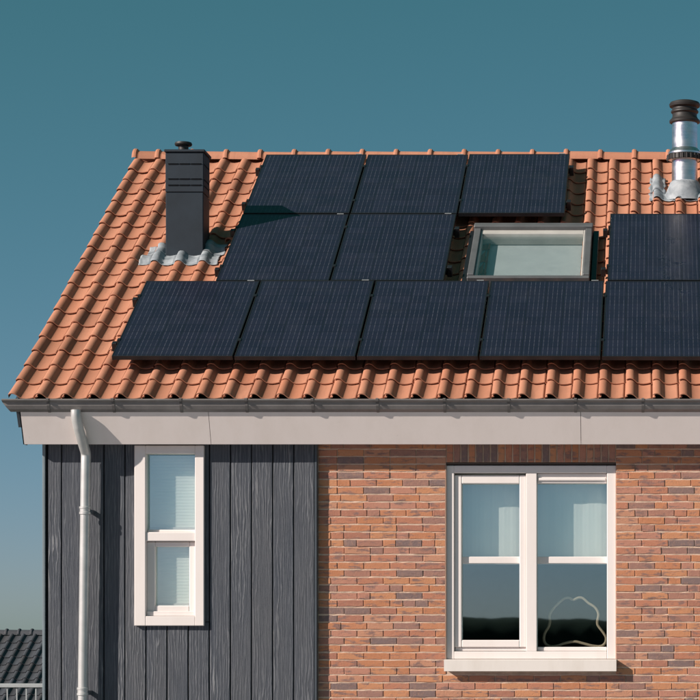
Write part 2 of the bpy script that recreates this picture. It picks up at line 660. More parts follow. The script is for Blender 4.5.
CH, BH, JT = 0.0612, 0.0530, 0.0055
bricks = []                               # (x0, x1, zc)
row = 0
z = 7.235 - CH * 118
prev = []
while z < WT:
    zc = z + CH / 2
    spans = [(CR + 0.002, 3.5)]
    if zc + BH / 2 > BW[2] - 0.095 and zc - BH / 2 < BW[3] + 0.25:
        spans = [(CR + 0.002, BW[0] - 0.001), (BW[1] + 0.001, 3.5)]
    for (a, b) in spans:
        best, seams = None, []
        for tr in range(6):
            x = a
            first = rng.choice((0.208, 0.152, 0.099, 0.18))
            sm, out = [], []
            while x < b - 0.03:
                L = first if x == a else rng.choices((0.208, 0.099), (0.80, 0.20))[0]
                e = min(x + L, b)
                if b - e < 0.05:
                    e = b
                out.append((x, e))
                sm.append(e)
                x = e + JT
            bad = sum(1 for q in sm if any(abs(q - p) < 0.03 for p in prev))
            if best is None or bad < best[0]:
                best = (bad, out, sm)
        bricks += [(x0, x1, zc) for x0, x1 in best[1]]
        seams += best[2]
    prev = seams
    for (a, b) in spans:
        zj = z + CH
        if not (BW[2] - 0.1 < zj < BW[3] + 0.25 and a < BW[0] < b):
            nb = max(2, int((b - a) / 0.045)) if zj > 4.6 and a < 1.0 else 2
            q = [[(a + (b - a) * k / nb, 0.0022 + rng.uniform(-0.0016, 0.0022), zj - 0.0070), (a + (b - a) * k / nb, 0.0018 + rng.uniform(-0.0014, 0.0022), zj + rng.uniform(-0.002, 0.002)),
                  (a + (b - a) * k / nb, 0.0026 + rng.uniform(-0.0014, 0.0024), zj + 0.0070)] for k in range(nb + 1)]
            beds.add([p for t3 in q for p in t3], [f for k in range(nb) for f in ((3 * k, 3 * k + 3, 3 * k + 4, 3 * k + 1), (3 * k + 1, 3 * k + 4, 3 * k + 5, 3 * k + 2))])
    z += CH
vis, rest = [], []
for bk in bricks:
    (vis if bk[2] > 4.99 and bk[0] < 0.385 and bk[2] < 7.09 else rest).append(bk)
vis.sort(key=lambda q: -(min(q[1], 0.38) - q[0]))
rest += vis[277:]
vis = vis[:277]
for x0, x1, zc in vis:
    L = round(x1 - x0, 2) if abs((x1 - x0) - 0.208) > 0.002 and abs((x1 - x0) - 0.099) > 0.002 else x1 - x0
    o = link('brick', brick_mesh(min(L, x1 - x0 + 0.003), BH), brick_wall,
             loc=((x0 + x1) / 2, rng.uniform(-0.0025, 0.0015), zc + rng.uniform(-0.0012, 0.0012)), rot=(0, R(rng.uniform(-0.6, 0.6)), R(rng.uniform(-0.7, 0.7))))
# the soldier course over the window
ns = 23
sp = (BW[1] - BW[0]) / ns
for i in range(ns):
    o = link('brick', brick_mesh(0.208, 0.049), brick_wall, loc=(BW[0] + sp * (i + 0.5), rng.uniform(-0.003, 0.001), 7.05),
             rot=(0, R(90 + rng.uniform(-0.4, 0.4)), 0))
mb = MB()
for x0, x1, zc in rest:
    vs, fs = brick_geo(x1 - x0, BH, rng)
    dy = rng.uniform(-0.0025, 0.0015)
    mb.add([(x + (x0 + x1) / 2, y + dy, z + zc) for x, y, z in vs], fs)
mb.build('brickwork', M['brick'], brick_wall, 'stuff')
beds.build('bed_joints', M['mortar'], brick_wall, 'stuff')
box('lintel', M['lintel'], brick_wall, BW[0] + 0.001, BW[1] - 0.001, 0.008, 0.10, 6.929, 6.941)

# ---- timber cladding
mb = MB()
mb.box(CL + 0.01, NW[0] + 0.05, -0.020, 0.18, 0.05, WT)
mb.box(NW[1] - 0.05, CR - 0.01, -0.020, 0.18, 0.05, WT)
mb.box(NW[0] + 0.05, NW[1] - 0.05, -0.020, 0.18, 0.05, NW[2] + 0.05)
cladding = mb.build('cladding', M['black'], house)
e = -2.758
es = []
while e > -4.93:
    es.append(e)
    e -= 0.1712
es = sorted(es + [-4.925])
rng = random.Random(3)


def plank(x0, x1, z0, z1):
    g_ = 0.0045
    b = MB()
    b.box(x0 + g_, x1 - g_, -0.050 + rng.uniform(-0.0015, 0.0015), -0.0205, z0, z1, 0.004)
    b.build('plank', M['plank'], cladding)


for x0, x1 in zip(es[:-1], es[1:]):
    gl0, gl1 = NW[0] + 0.091, NW[1] - 0.073
    if x1 <= gl0 or x0 >= gl1:
        plank(x0, x1, 0.06, 7.2)
    else:
        plank(x0, x1, 0.06, NW[2] + 0.03)
        if x0 < gl0 - 0.01:
            plank(x0, gl0, NW[2] + 0.034, 7.2)
        if x1 > gl1 + 0.01:
            plank(gl1, x1, NW[2] + 0.034, 7.2)
box('corner_trim', M['ltrim'], cladding, CL - 0.012, CL + 0.010, -0.058, 0.05, 0.05, 7.2, 0.003)
box('corner_trim', M['trim'], cladding, CR - 0.021, CR - 0.003, -0.054, 0.004, 0.05, 7.2, 0.003)

# ---- shell that is not seen from the front: gable, back wall, rooms
mb = MB()
mb.add([(CL + 0.02, 0.181, 0), (CL + 0.02, 9.2, 0), (CL + 0.02, 9.2, 7.2), (CL + 0.02, RY, RZ - 0.2), (CL + 0.02, 0.181, 7.45)], [(0, 1, 2, 3, 4)])
mb.add([(3.5, 0.181, 0), (3.5, 9.2, 0), (3.5, 9.2, 7.2), (3.5, RY, RZ - 0.2), (3.5, 0.181, 7.45)], [(4, 3, 2, 1, 0)])
mb.add([(CL + 0.02, 9.2, 0), (3.5, 9.2, 0), (3.5, 9.2, 7.2), (CL + 0.02, 9.2, 7.2)], [(0, 1, 2, 3)])
mb.build('side_wall', M['plank'], house)
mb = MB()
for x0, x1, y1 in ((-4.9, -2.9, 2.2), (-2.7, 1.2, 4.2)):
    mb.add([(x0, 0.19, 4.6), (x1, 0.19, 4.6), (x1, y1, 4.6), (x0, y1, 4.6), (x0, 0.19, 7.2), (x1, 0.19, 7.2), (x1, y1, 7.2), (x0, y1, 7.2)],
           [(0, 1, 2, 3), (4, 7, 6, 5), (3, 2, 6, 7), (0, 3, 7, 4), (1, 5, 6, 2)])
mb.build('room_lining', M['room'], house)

# ---- the roof: underlay, then every tile
mb = MB()
H0 = -0.035
hole = (-1.63, -0.59, 2.27, 3.40)       # skylight well (x0, x1, s0, s1)


def slab(mb, x0, x1, s0, s1, h0, h1):
    vs = [RP(x, s, h) for x in (x0, x1) for s in (s0, s1) for h in (h0, h1)]
    mb.add(vs, [(0, 1, 3, 2), (4, 6, 7, 5), (0, 4, 5, 1), (2, 3, 7, 6), (0, 2, 6, 4), (1, 5, 7, 3)])


for a in ((XL + 0.04, hole[0], 0.03, RL), (hole[1], XR, 0.03, RL), (hole[0], hole[1], 0.03, hole[2]), (hole[0], hole[1], hole[3], RL)):
    slab(mb, a[0], a[1], a[2], a[3], -0.20, H0)
roof = mb.build('roof', M['black'], house)
mb = MB()
bx = [(XL, RY, RZ - 0.02), (XR, RY, RZ - 0.02), (XR, RY + RL * CS, EZ - 0.02), (XL, RY + RL * CS, EZ - 0.02)]
mb.add(bx + [(x, y, z - 0.2) for x, y, z in bx], [(0, 1, 2, 3), (7, 6, 5, 4), (0, 3, 7, 4), (2, 1, 5, 6), (3, 2, 6, 7)])
mb.build('rear_slope', M['tile'], roof)
mb = MB()
slab(mb, XL + 0.03, XL + 0.06, 0.02, RL - 0.02, -0.26, -0.02)
mb.build('barge_board', M['trim'], roof)

TW, TE = 0.2145, 0.2920                 # cover width, gauge
TL = TE + 0.058
PROF = [(0.0, 0.036), (0.05, 0.044), (0.11, 0.0480), (0.18, 0.0480), (0.25, 0.0430), (0.31, 0.033), (0.37, 0.0195), (0.43, 0.0085),
        (0.52, 0.002), (0.64, 0.0), (0.77, 0.0030), (0.88, 0.0085), (0.935, 0.0125), (0.945, 0.001), (0.985, 0.001), (1.0, 0.016), (1.09, 0.020)]
RISE = 0.023


def tile_h(u):
    for (a, ha), (b, hb) in zip(PROF[:-1], PROF[1:]):
        if a <= u <= b:
            return ha + (hb - ha) * (u - a) / (b - a)
    return 0.02


def tile_geo(mb, loc=None, rot=0.0, verge=False):
    T = 0.0095
    rows = (0.0, 0.10, TL)
    def tf(x, y, z):
        return (x, y, z) if loc is None else RP(loc[0] + x - rot * y, loc[1] + y + rot * x, loc[2] + z)
    n = len(PROF)
    top = []
    for k, v in enumerate(rows):
        rz = RISE * (1 - v / TL)
        for u, h in PROF:
            top.append(tf(u * TW, v, h + rz))
    fs = []
    for k in range(2):
        for i in range(n - 1):
            a = k * n + i
            fs.append((a, a + 1, a + n + 1, a + n))
    mb.add(top, fs, True)
    # rounded nose at the lower edge, then its underside
    nose, f2 = [], []
    for dv, dz in ((0.0, 0.0), (-0.0015, -0.002), (-0.001, -T), (0.03, -T)):
        for u, h in PROF:
            nose.append(tf(u * TW, dv, h + RISE + dz))
    for k in range(3):
        for i in range(n - 1):
            a = k * n + i
            f2.append((a + n, a + n + 1, a + 1, a))
    mb.add(nose, f2, False)
    # left rim of the roll
    dz = -0.034 if verge else -T
    mb.add([tf(0, 0, PROF[0][1] + RISE), tf(0, TL, PROF[0][1]), tf(0, TL, PROF[0][1] + dz), tf(0, 0, PROF[0][1] + RISE + dz)], [(0, 1, 2, 3)])


def mk_tile(verge, mat):
    b = MB()
    tile_geo(b, None, 0, verge)
    m = b.mesh('roof_tile')
    m.materials.append(mat)
    return m


TM, TMV = mk_tile(False, M['tile']), mk_tile(True, M['tile'])
NR, NC = 19, int((XR - XL) / TW)
covers = []                              # (x0, x1, s0, s1) hidden by a panel
rows_p = ((0.43, [-4.412 + 0.996 * i for i in range(5)]), (2.052, [-3.812, -2.816, -0.412]), (3.675, [-3.806, -2.812, -1.816]))
for s0, xs in rows_p:
    for x in xs:
        covers.append((x + 0.0, x + 0.99, s0 + 0.20, s0 + PL + 0.16))
rng = random.Random(21)
mbs = MB()
cand = []
for r in range(NR):
    for c in range(NC):
        x, s = XL + c * TW, r * TE - 0.045
        xc0, xc1, sc0, sc1 = x, x + TW, s, s + TE
        if xc0 > -1.66 and xc1 < -0.56 and s > 2.15 and s + TL < 3.52:
            continue                     # skylight
        if -1.72 < xc0 and xc1 < -0.50 and 2.25 < s + 0.15 < 3.42 and not (xc0 < -1.66 or xc1 > -0.56):
            continue
        jx, js, jh, jr = rng.gauss(0, 0.0020), rng.gauss(0, 0.0036), abs(rng.gauss(0, 0.0022)), rng.gauss(0, 0.008)
        hid = any(x0 <= xc0 and xc1 <= x1 and s0 <= s and s + TE <= s1 for x0, x1, s0, s1 in covers)
        # how far right the picture reaches at this height of the slope
        lim = 0.36 + 0.021 * s
        if hid or x > lim:
            tile_geo(mbs, (x + jx, s + js, jh), jr)
        else:
            cand.append((x, s, c == 0, jx, js, jh, jr))
for i, (x, s, ver, jx, js, jh, jr) in enumerate(cand):
    if i >= 300 and not ver:
        tile_geo(mbs, (x + jx, s + js, jh), jr)
        continue
    link('roof_tile', TMV if ver else TM, roof, loc=RP(x + jx, s + js, jh), rot=(TH + rng.gauss(0, 0.003), 0, jr))
mbs.build('covered_tiles', M['tile'], roof, 'stuff')

# ridge tiles: half round, a raised collar at one end
RT = 0.338


def ridge_geo():
    b = MB()
    n = 12
    secs = [(0.0, 0.114, 0.006), (0.006, 0.120, 0.011), (0.022, 0.123, 0.013), (0.040, 0.121, 0.011), (0.054, 0.112, 0.003), (0.066, 0.109, 0.0), (RT + 0.03, 0.106, -0.002)]
    for (x0, r0, u0), (x1, r1, u1) in zip(secs[:-1], secs[1:]):
        vs, fs = [], []
        for x, rr, uu in ((x0, r0, u0), (x1, r1, u1)):
            for k in range(n + 1):
                t = math.pi * (0.02 + 0.96 * k / n)
                vs.append((x, -math.cos(t) * rr * 1.0, math.sin(t) * rr * 0.92 + uu - 0.0))
        for k in range(n):
            fs.append((k, n + 1 + k, n + 2 + k, k + 1))
        b.add(vs, fs, True)
    # thickness at the collar end
    vs = []
    for rr in (0.114, 0.100):
        for k in range(n + 1):
            t = math.pi * (0.02 + 0.96 * k / n)
            vs.append((0, -math.cos(t) * rr, math.sin(t) * rr * 0.92 + 0.006))
    b.add(vs, [(k, k + 1, n + 2 + k, n + 1 + k) for k in range(n)])
    m = b.mesh('ridge_tile')
    m.materials.append(M['tile'])
    return m


RM = ridge_geo()
x = XL - 0.02
first = True
while x < XR - 0.2:
    o = link('ridge_tile', RM, roof, loc=(x, RY, RZ - 0.015 + rng.gauss(0, 0.002)), rot=(rng.gauss(0, 0.01), rng.gauss(0, 0.004), rng.gauss(0, 0.006)))
    x += 0.225 if first else RT
    first = False
mb = MB()
mb.add([(XL, RY - 0.001, RZ - 0.13), (XL, RY - 0.10, RZ - 0.1), (XL, RY, RZ + 0.06)], [(0, 1, 2)])
mb.build('ridge_end', M['tile'], roof)

# ---- eaves: gutter, brackets, fascia, soffit
GX0 = -5.215
gp = [(-0.245, 7.425), (-0.245, 7.335), (-0.300, 7.327), (-0.328, 7.346), (-0.345, 7.372), (-0.350, 7.398), (-0.358, 7.405), (-0.372, 7.408), (-0.378, 7.417),
      (-0.370, 7.425), (-0.358, 7.424), (-0.352, 7.416), (-0.340, 7.398), (-0.336, 7.374), (-0.320, 7.353), (-0.296, 7.337), (-0.251, 7.342), (-0.251, 7.425)]
mb = MB()
n = len(gp)
ends = [(GX0 + (0.0 if z > 7.40 else (7.40 - z) * 0.75), y, z) for y, z in gp]
mb.add(ends + [(XR, y, z) for y, z in gp], [(i, (i + 1) % n, n + (i + 1) % n, n + i) for i in range(n)])
mb.add([ends[i] for i in (0, 1, 2, 3, 4, 5, 8)], [tuple(range(7))])
gutter = mb.build('gutter', M['zinc'], house)
bm_ = MB()
bp = [(-0.300, 7.322), (-0.331, 7.341), (-0.349, 7.371), (-0.354, 7.400), (-0.380, 7.404), (-0.386, 7.418), (-0.374, 7.431), (-0.362, 7.427),
      (-0.372, 7.412), (-0.352, 7.400), (-0.344, 7.372), (-0.326, 7.350), (-0.294, 7.331)]
bm_.extrude_x(bp, -0.011, 0.011)
bmesh_ = bm_.mesh('gutter_bracket')
bmesh_.materials.append(M['bracket'])
for i in range(17):
    link('gutter_bracket', bmesh_, gutter, loc=(-4.853 + 0.5275 * i + rng.uniform(-0.01, 0.01), 0, 0))

FT, FB = (-0.297, 7.326), (-0.174, 7.078)
joints = [-5.085, -3.578, -0.596, 2.4, XR]
for i, (a, b) in enumerate(zip(joints[:-1], joints[1:])):
    mb = MB()
    mb.extrude_x([(FT[0], FT[1]), (FB[0], FB[1]), (FB[0] + 0.02, FB[1]), (FT[0] + 0.02, FT[1])], a + 0.002, b - 0.002)
    mb.build('fascia_board', M['fascia'], house)
mb = MB()
mb.extrude_x([(FB[0] + 0.006, FB[1] + 0.012), (-0.004, FB[1] + 0.012), (-0.004, FB[1] + 0.03), (FB[0] + 0.006, FB[1] + 0.03)], -5.08, XR)
mb.build('soffit', M['fascia'], house)
mb = MB()
mb.add([(-5.092, FT[0], FT[1]), (-5.092, FB[0], FB[1]), (-5.092, -0.06, FB[1]), (-5.092, -0.06, 7.45), (-5.092, -0.2, 7.38)], [(0, 4, 3, 2, 1)])
mb.add([(-5.086, FT[0], FT[1]), (-5.086, FB[0], FB[1]), (-5.086, -0.06, FB[1]), (-5.086, -0.06, 7.45), (-5.086, -0.2, 7.38)], [(0, 1, 2, 3, 4)])
mb.build('eaves_end_board', M['trim'], house)

# ---- downpipe with its swan neck
DX, DY = -4.592, -0.153
ctl = [Vector(p) for p in ((-4.633, -0.322, 7.38), (-4.633, -0.323, 7.34), (-4.631, -0.322, 7.285), (-4.622, -0.298, 7.215), (-4.607, -0.250, 7.125), (-4.596, -0.195, 7.050),
                           (DX, DY, 7.005), (DX, DY, 6.94), (DX, DY, 6.90))]
pts = []
for i in range(1, len(ctl) - 2):
    p0, p1, p2, p3 = ctl[i - 1:i + 3]
    for t in (0.0, 0.25, 0.5, 0.75):
        pts.append(0.5 * ((2 * p1) + (p2 - p0) * t + (2 * p0 - 5 * p1 + 4 * p2 - p3) * t * t + (3 * p1 - p0 - 3 * p2 + p3) * t ** 3))
pts += [Vector((DX, DY, 6.92)), Vector((DX - 0.012, DY, 6.0)), Vector((DX - 0.027, DY, 4.8)), Vector((DX - 0.08, DY, 0.1))]
mb = MB()
mb.tube(pts, 0.0405, 16)
downpipe = mb.build('downpipe', M['pipe'], house)


def dpx(z):
    return DX - 0.0128 * (6.92 - z)


for zc in (6.545, 5.085, 3.5, 2.0):
    mb = MB()
    mb.lathe(dpx(zc), DY, [(0.0405, zc - 0.035), (0.0475, zc - 0.030), (0.0475, zc - 0.014), (0.0435, zc - 0.010), (0.0435, zc + 0.012), (0.0475, zc + 0.016), (0.0475, zc + 0.030), (0.0405, zc + 0.034)], 20)
    mb.build('pipe_socket', M['pipe'], downpipe)
    box('pipe_clip', M['trim'], downpipe, dpx(zc) + 0.03, dpx(zc) + 0.056, DY - 0.01, -0.050, zc - 0.028, zc + 0.006, 0.003)


# ------------------------------------------------------------------ windows
def ring_frame(mb, x0, x1, y0, y1, z0, z1, wl, wr, wb, wt, b=0.004):
    mb.box(x0, x0 + wl, y0, y1, z0, z1, b)
    mb.box(x1 - wr, x1, y0, y1, z0, z1, b)
    mb.box(x0 + wl, x1 - wr, y0 + 0.0006, y1, z1 - wt, z1, b)
    mb.box(x0 + wl, x1 - wr, y0 + 0.0006, y1, z0, z0 + wb, b)


# --- double window in the brick wall
win = link('window', None, house)
x0, x1, z0, z1 = BW
FY = 0.024
mb = MB()
ring_frame(mb, x0, x1, FY, 0.150, z0, z1 - 0.004, 0.064, 0.074, 0.062, 0.062)
MX0, MX1 = -1.050, -0.962
mb.box(MX0, MX1, FY + 0.0012, 0.150, z0 + 0.062, z1 - 0.066, 0.004)
mb.build('frame', M['white'], win)
mb = MB()
cx0, cx1, cz0, cz1 = x0 + 0.066, MX0 - 0.002, z0 + 0.065, z1 - 0.070
ring_frame(mb, cx0 - 0.001, cx1 + 0.001, FY + 0.022, 0.140, cz0 + 0.03, cz1 - 0.012, 0.059, 0.053, 0.060, 0.070, 0.006)
mb.box(cx0 + 0.002, cx1, FY + 0.040, 0.135, cz0, cz0 + 0.029, 0.004)
casement = mb.build('casement', M['white'], win)
gx0, gx1 = cx0 + 0.058, cx1 - 0.052
TZ = 6.152
for nm, a, b in (('glazing_bar', gx0, gx1), ('glazing_bar', MX1, x1 - 0.074)):
    box(nm, M['white'], win, a, b, 0.082, 0.132, TZ - 0.028, TZ + 0.028, 0.004)
box('vent', M['white'], win, MX1 + 0.002, x1 - 0.076, 0.050, 0.135, z1 - 0.150, z1 - 0.068, 0.006)
box('vent_flap', M['white'], win, MX1 + 0.012, x1 - 0.086, 0.036, 0.052, z1 - 0.128, z1 - 0.104, 0.004)
box('bottom_bead', M['white'], win, MX1 + 0.002, x1 - 0.076, 0.060, 0.135, z0 + 0.063, z0 + 0.098, 0.006)
gb, gt = cz0 + 0.085, cz1 - 0.078
for a, b, c, d in ((gx0, gx1, TZ + 0.02, gt), (gx0, gx1, gb, TZ - 0.02), (MX1, x1 - 0.074, TZ + 0.02, z1 - 0.145), (MX1, x1 - 0.074, z0 + 0.09, TZ - 0.02)):
    m_ = MB()
    m_.box(a - 0.004, b + 0.004, 0.108, 0.114, c - 0.004, d + 0.004)
    m_.build('pane', M['glass'], win)
box('shadow_sealant', M['shadow_bead'], win, x0 - 0.008, x0 + 0.0015, -0.0025, FY - 0.0005, z0 - 0.001, z1 + 0.0005)  # added bead, proud of the bricks, so the jamb shadow falls straight
# outside sill and inside board
mb = MB()
mb.extrude_x([(-0.078, 5.338), (-0.078, 5.247), (-0.060, 5.247), (-0.060, 5.262), (0.05, 5.262), (0.05, 5.343), (-0.070, 5.341)], x0 - 0.010, x1 + 0.004)
mb.build('sill', M['sill'], win)
box('window_board', M['white'], win, x0, x1, 0.151, 0.42, 5.41, 5.438, 0.004)

# --- narrow window in the cladding
nwin = link('window', None, house)
x0, x1, z0, z1 = NW
FY = -0.086
mb = MB()
ring_frame(mb, x0, x1, FY, 0.058, z0, z1, 0.090, 0.072, 0.078, 0.066)
RZ0 = 6.300
mb.box(x0 + 0.088, x1 - 0.070, FY + 0.012, 0.058, RZ0, RZ0 + 0.074, 0.006)
mb.build('frame', M['white'], nwin)
ux0, ux1 = x0 + 0.094, x1 - 0.074
mb = MB()
ring_frame(mb, ux0 - 0.005, ux1 + 0.002, FY + 0.052, 0.055, z0 + 0.080, RZ0 - 0.003, 0.070, 0.056, 0.085, 0.040, 0.006)
mb.box(ux0, ux1, FY + 0.036, FY + 0.0515, z0 + 0.080, z0 + 0.118, 0.003)
mb.build('casement', M['white'], nwin)
box('glazing_bead', M['white'], nwin, ux0, ux1, FY + 0.060, 0.05, RZ0 + 0.075, RZ0 + 0.096, 0.004)
mb = MB()
mb.box(ux0 - 0.003, ux1 + 0.003, 0.0, 0.006, RZ0 + 0.09, z1 - 0.062)
mb.build('pane', M['glass'], nwin)
mb = MB()
mb.box(ux0 + 0.06, ux1 - 0.05, 0.012, 0.018, z0 + 0.160, RZ0 - 0.040)
mb.build('pane', M['glass'], nwin)
mb = MB()
mb.box(x0 + 0.085, x1 - 0.068, 0.061, 0.30, z0 + 0.13, z0 + 0.15)
mb.build('window_board', M['white'], nwin)


# --- blinds
def pleated(name, label, x0, x1, z0, z1, y, pitch=0.0125, amp=0.0009):
    b = MB()
    n = max(4, int((z1 - z0) / pitch))
    vs, fs = [], []
    for i in range(n + 1):
        zz = z1 - (z1 - z0) * i / n
        yy = y + (amp if i % 2 else -amp)
        vs += [(x0, yy, zz), (x1, yy, zz)]
    for i in range(n):
        fs.append((2 * i, 2 * i + 2, 2 * i + 3, 2 * i + 1))
    b.add(vs, fs)
    root = thing(name, label, 'blind', ((x0 + x1) / 2, y, z0), group='blinds behind the window panes')
    b.v = [(vx - (x0 + x1) / 2, vy - y, vz - z0) for vx, vy, vz in b.v]
    b.build('cloth', M['blind'], root)
    box('bottom_rail', M['white'], root, -(x1 - x0) / 2, (x1 - x0) / 2, -0.012, 0.012, -0.022, -0.0005, 0.003)
    return root


def flat_blind(name, label, x0, x1, z0, z1, y):
    b = MB()
    n = 60
    vs, fs = [], []
    for i in range(n + 1):
        xx = x0 + (x1 - x0) * i / n
        yy = y + 0.0006 * math.sin(i * 1.9) + 0.003 * math.sin(i * 0.23) + 0.0008 * math.sin(i * 0.71)
        vs += [(xx, yy, z0), (xx, yy, z1)]
    for i in range(n):
        fs.append((2 * i, 2 * i + 2, 2 * i + 3, 2 * i + 1))
    b.add(vs, fs, True)
    root = thing(name, label, 'blind', ((x0 + x1) / 2, y, z0), group='blinds behind the window panes')
    b.v = [(vx - (x0 + x1) / 2, vy - y, vz - z0) for vx, vy, vz in b.v]
    b.build('cloth', M['blind'], root)
    box('bottom_rail', M['white'], root, -(x1 - x0) / 2, (x1 - x0) / 2, -0.010, 0.010, -0.02, -0.0005, 0.003)
    return root


flat_blind('window_blind', 'pale blind behind the upper left pane of the double window', -1.66, -1.06, 6.14, 6.9, 0.215)
flat_blind('window_blind', 'pale blind behind the upper right pane of the double window, below the vent', -0.985, -0.36, 6.14, 6.9, 0.195)
pleated('window_blind', 'pale pleated blind behind the upper pane of the narrow window', -4.116, -3.732, 6.42, 7.000, 0.044)
pleated('window_blind', 'pale pleated blind behind the small lower pane of the narrow window', -4.060, -3.786, 5.80, 6.26, 0.048)

# --- ornament standing on the inside board
out = [(140, 455), (125, 428), (131, 392), (150, 360), (158, 330), (155, 300), (170, 268), (200, 235), (235, 207), (258, 203), (283, 214), (310, 203), (335, 206),
       (365, 232), (400, 255), (418, 290), (412, 328), (415, 352), (440, 385), (458, 415), (454, 445), (430, 463), (385, 460), (330, 446), (290, 438), (240, 446), (200, 460), (165, 464)]
ow = [((a - 290) * 0.00153, 0, (464 - b) * 0.00153) for a, b in out]
sm = []
for i in range(len(ow)):
    p0, p1, p2, p3 = (Vector(ow[(i + k) % len(ow)]) for k in (-1, 0, 1, 2))
    for t in (0.0, 0.33, 0.67):
        sm.append(0.5 * ((2 * p1) + (p2 - p0) * t + (2 * p0 - 5 * p1 + 4 * p2 - p3) * t * t + (3 * p1 - p0 - 3 * p2 + p3) * t ** 3))
orn = thing('window_ornament', 'wavy outline of pale tubing standing behind the lower right window pane', 'ornament', (-0.660, 0.205, 5.4475))
mb = MB()
mb.tube(sm, 0.0105, 8, closed=True)
mb.build('tubing', M['wood'], orn)

# ------------------------------------------------------------------ chimney casing
CX0, CX1, CY0, CY1 = -4.425, -4.085, 2.28, 2.59
CT = 9.925
chim = link('chimney', None, house)
mb = MB()
mb.box(CX0, CX1, CY0, CY1, 8.90, 9.547, 0.006)
mb.build('casing', M['chim'], chim)
mb = MB()
mb.box(CX0 - 0.002, CX1 + 0.002, CY0 - 0.002, CY1 + 0.002, 9.5505, CT - 0.014, 0.005)
mb.build('upper_casing', M['chim'], chim)
box('lid', M['chim'], chim, CX0 - 0.012, CX1 + 0.016, CY0 - 0.016, CY1 + 0.016, CT - 0.0135, CT + 0.010, 0.004)
for z in (9.798, 9.662, 9.606):
    for k in range(3):
        a = CX0 + 0.024 + k * 0.103
        box('vent_slot', M['black'], chim, a, a + 0.086, CY0 - 0.0055, CY0 + 0.004, z, z + 0.009)
        box('vent_hood', M['chim'], chim, a - 0.003, a + 0.089, CY0 - 0.012, CY0 - 0.0025, z + 0.0095, z + 0.014)
    box('vent_slot', M['black'], chim, CX1 - 0.006, CX1 + 0.004, CY0 + 0.03, CY1 - 0.03, z, z + 0.012)
mb = MB()
cxm = CX0 + 0.138
mb.lathe(cxm, 2.40, [(0.046, CT), (0.046, CT + 0.062), (0.074, CT + 0.068), (0.080, CT + 0.080), (0.074, CT + 0.096), (0.0, CT + 0.104)], 24)
mb.build('cowl', M['rubber'], chim)


def flashing(parent, x0, x1, s0, s1, hole=None, seed=1, lift=0.010, rag=0.02):
    """lead dressed down over the tiles"""
    nx, ny = int((x1 - x0) / 0.012), int((s1 - s0) / 0.02)
    vs, fs = [], []
    for j in range(ny + 1):
        for i in range(nx + 1):
            x = x0 + (x1 - x0) * i / nx
            s = s0 + (s1 - s0) * j / ny
            if j == 0:
                s += rag * noise.noise((x * 9, seed, 0))
            if i in (0, nx):
                x += rag * noise.noise((s * 9, seed, 4))
            u = ((x - XL) / TW) % 1.0
            v = ((s + 0.045) % TE) / TE
            h = tile_h(u) + RISE * (1 - v * 0.85)
            edge = 0.004 * noise.noise((x * 18, s * 18, seed)) + 0.003 * noise.noise((x * 40, s * 40, seed))
            vs.append(RP(x, s, h + lift + edge))
    for j in range(ny):
        for i in range(nx):
            if hole:
                xm, sm_ = x0 + (x1 - x0) * (i + .5) / nx, s0 + (s1 - s0) * (j + .5) / ny
                if hole[0] < xm < hole[1] and hole[2] < sm_ < hole[3]:
                    continue
            a = j * (nx + 1) + i
            fs.append((a, a + 1, a + nx + 2, a + nx + 1))
    b = MB()
    b.add(vs, fs, True)
    o = b.build('flashing', M['lead'], parent)
    sol = o.modifiers.new('thickness', 'SOLIDIFY')
    sol.thickness = 0.003
    sol.offset = 1
    return o


flashing(chim, -4.64, -3.93, 2.80, 3.02, None, 2)
flashing(chim, -4.60, CX0 + 0.02, 3.021, 3.20, None, 5)
flashing(chim, CX1 - 0.02, -3.90, 3.021, 3.28, None, 7)
# cut tile left beside the casing
cut = MB()
vs, fs = [], []
for j in range(2):
    for i in range(9):
        t = math.pi * i / 8
        vs.append((-0.055 * math.cos(t), 0.13 * j, 0.05 * math.sin(t)))
for i in range(8):
    fs.append((i, i + 1, i + 10, i + 9))
cut.add(vs, fs, True)
cut.add([(vs[i][0] * k, 0, vs[i][2] * k) for k in (1, 0.75) for i in range(9)], [(i, i + 1, i + 10, i + 9) for i in range(8)])
o = cut.build('cut_tile', M['tile'], roof)
o.location = RP(-3.89, 3.29, 0.045)
o.rotation_euler = (TH, 0, R(-38))

# ------------------------------------------------------------------ steel flue
flue = link('flue_pipe', None, house)
fx, fy = 0.285, 3.66
mb = MB()
mb.lathe(fx, fy, [(0.124, 9.62), (0.124, 10.14)], 40)
mb.lathe(fx, fy, [(0.122, 10.14), (0.122, 10.475)], 40)
mb.build('pipe', M['steel'], flue)
mb = MB()
mb.lathe(fx, fy, [(0.124, 10.10), (0.160, 10.104), (0.162, 10.112), (0.150, 10.150), (0.160, 10.156), (0.160, 10.172), (0.124, 10.215)], 40)
mb.build('storm_collar', M['steel'], flue)
mb = MB()
mb.lathe(fx, fy, [(0.163, 10.098), (0.166, 10.104), (0.166, 10.146), (0.163, 10.150)], 40)
for k in range(26):
    t = 2 * math.pi * k / 26
    mb.tube([(fx + 0.168 * math.cos(t), fy + 0.168 * math.sin(t), 10.10), (fx + 0.168 * math.cos(t), fy + 0.168 * math.sin(t), 10.148)], 0.006, 6)
mb.build('clamp_band', M['rubber'], flue)
mb = MB()
mb.lathe(fx, fy, [(0.126, 10.455), (0.146, 10.462), (0.148, 10.480), (0.128, 10.500), (0.118, 10.520), (0.118, 10.545), (0.132, 10.560), (0.132, 10.572), (0.120, 10.586),
                  (0.120, 10.600), (0.145, 10.615), (0.150, 10.635), (0.138, 10.655), (0.100, 10.668), (0.0, 10.672)], 36)
mb.build('cowl', M['rubber'], flue)
mb = MB()
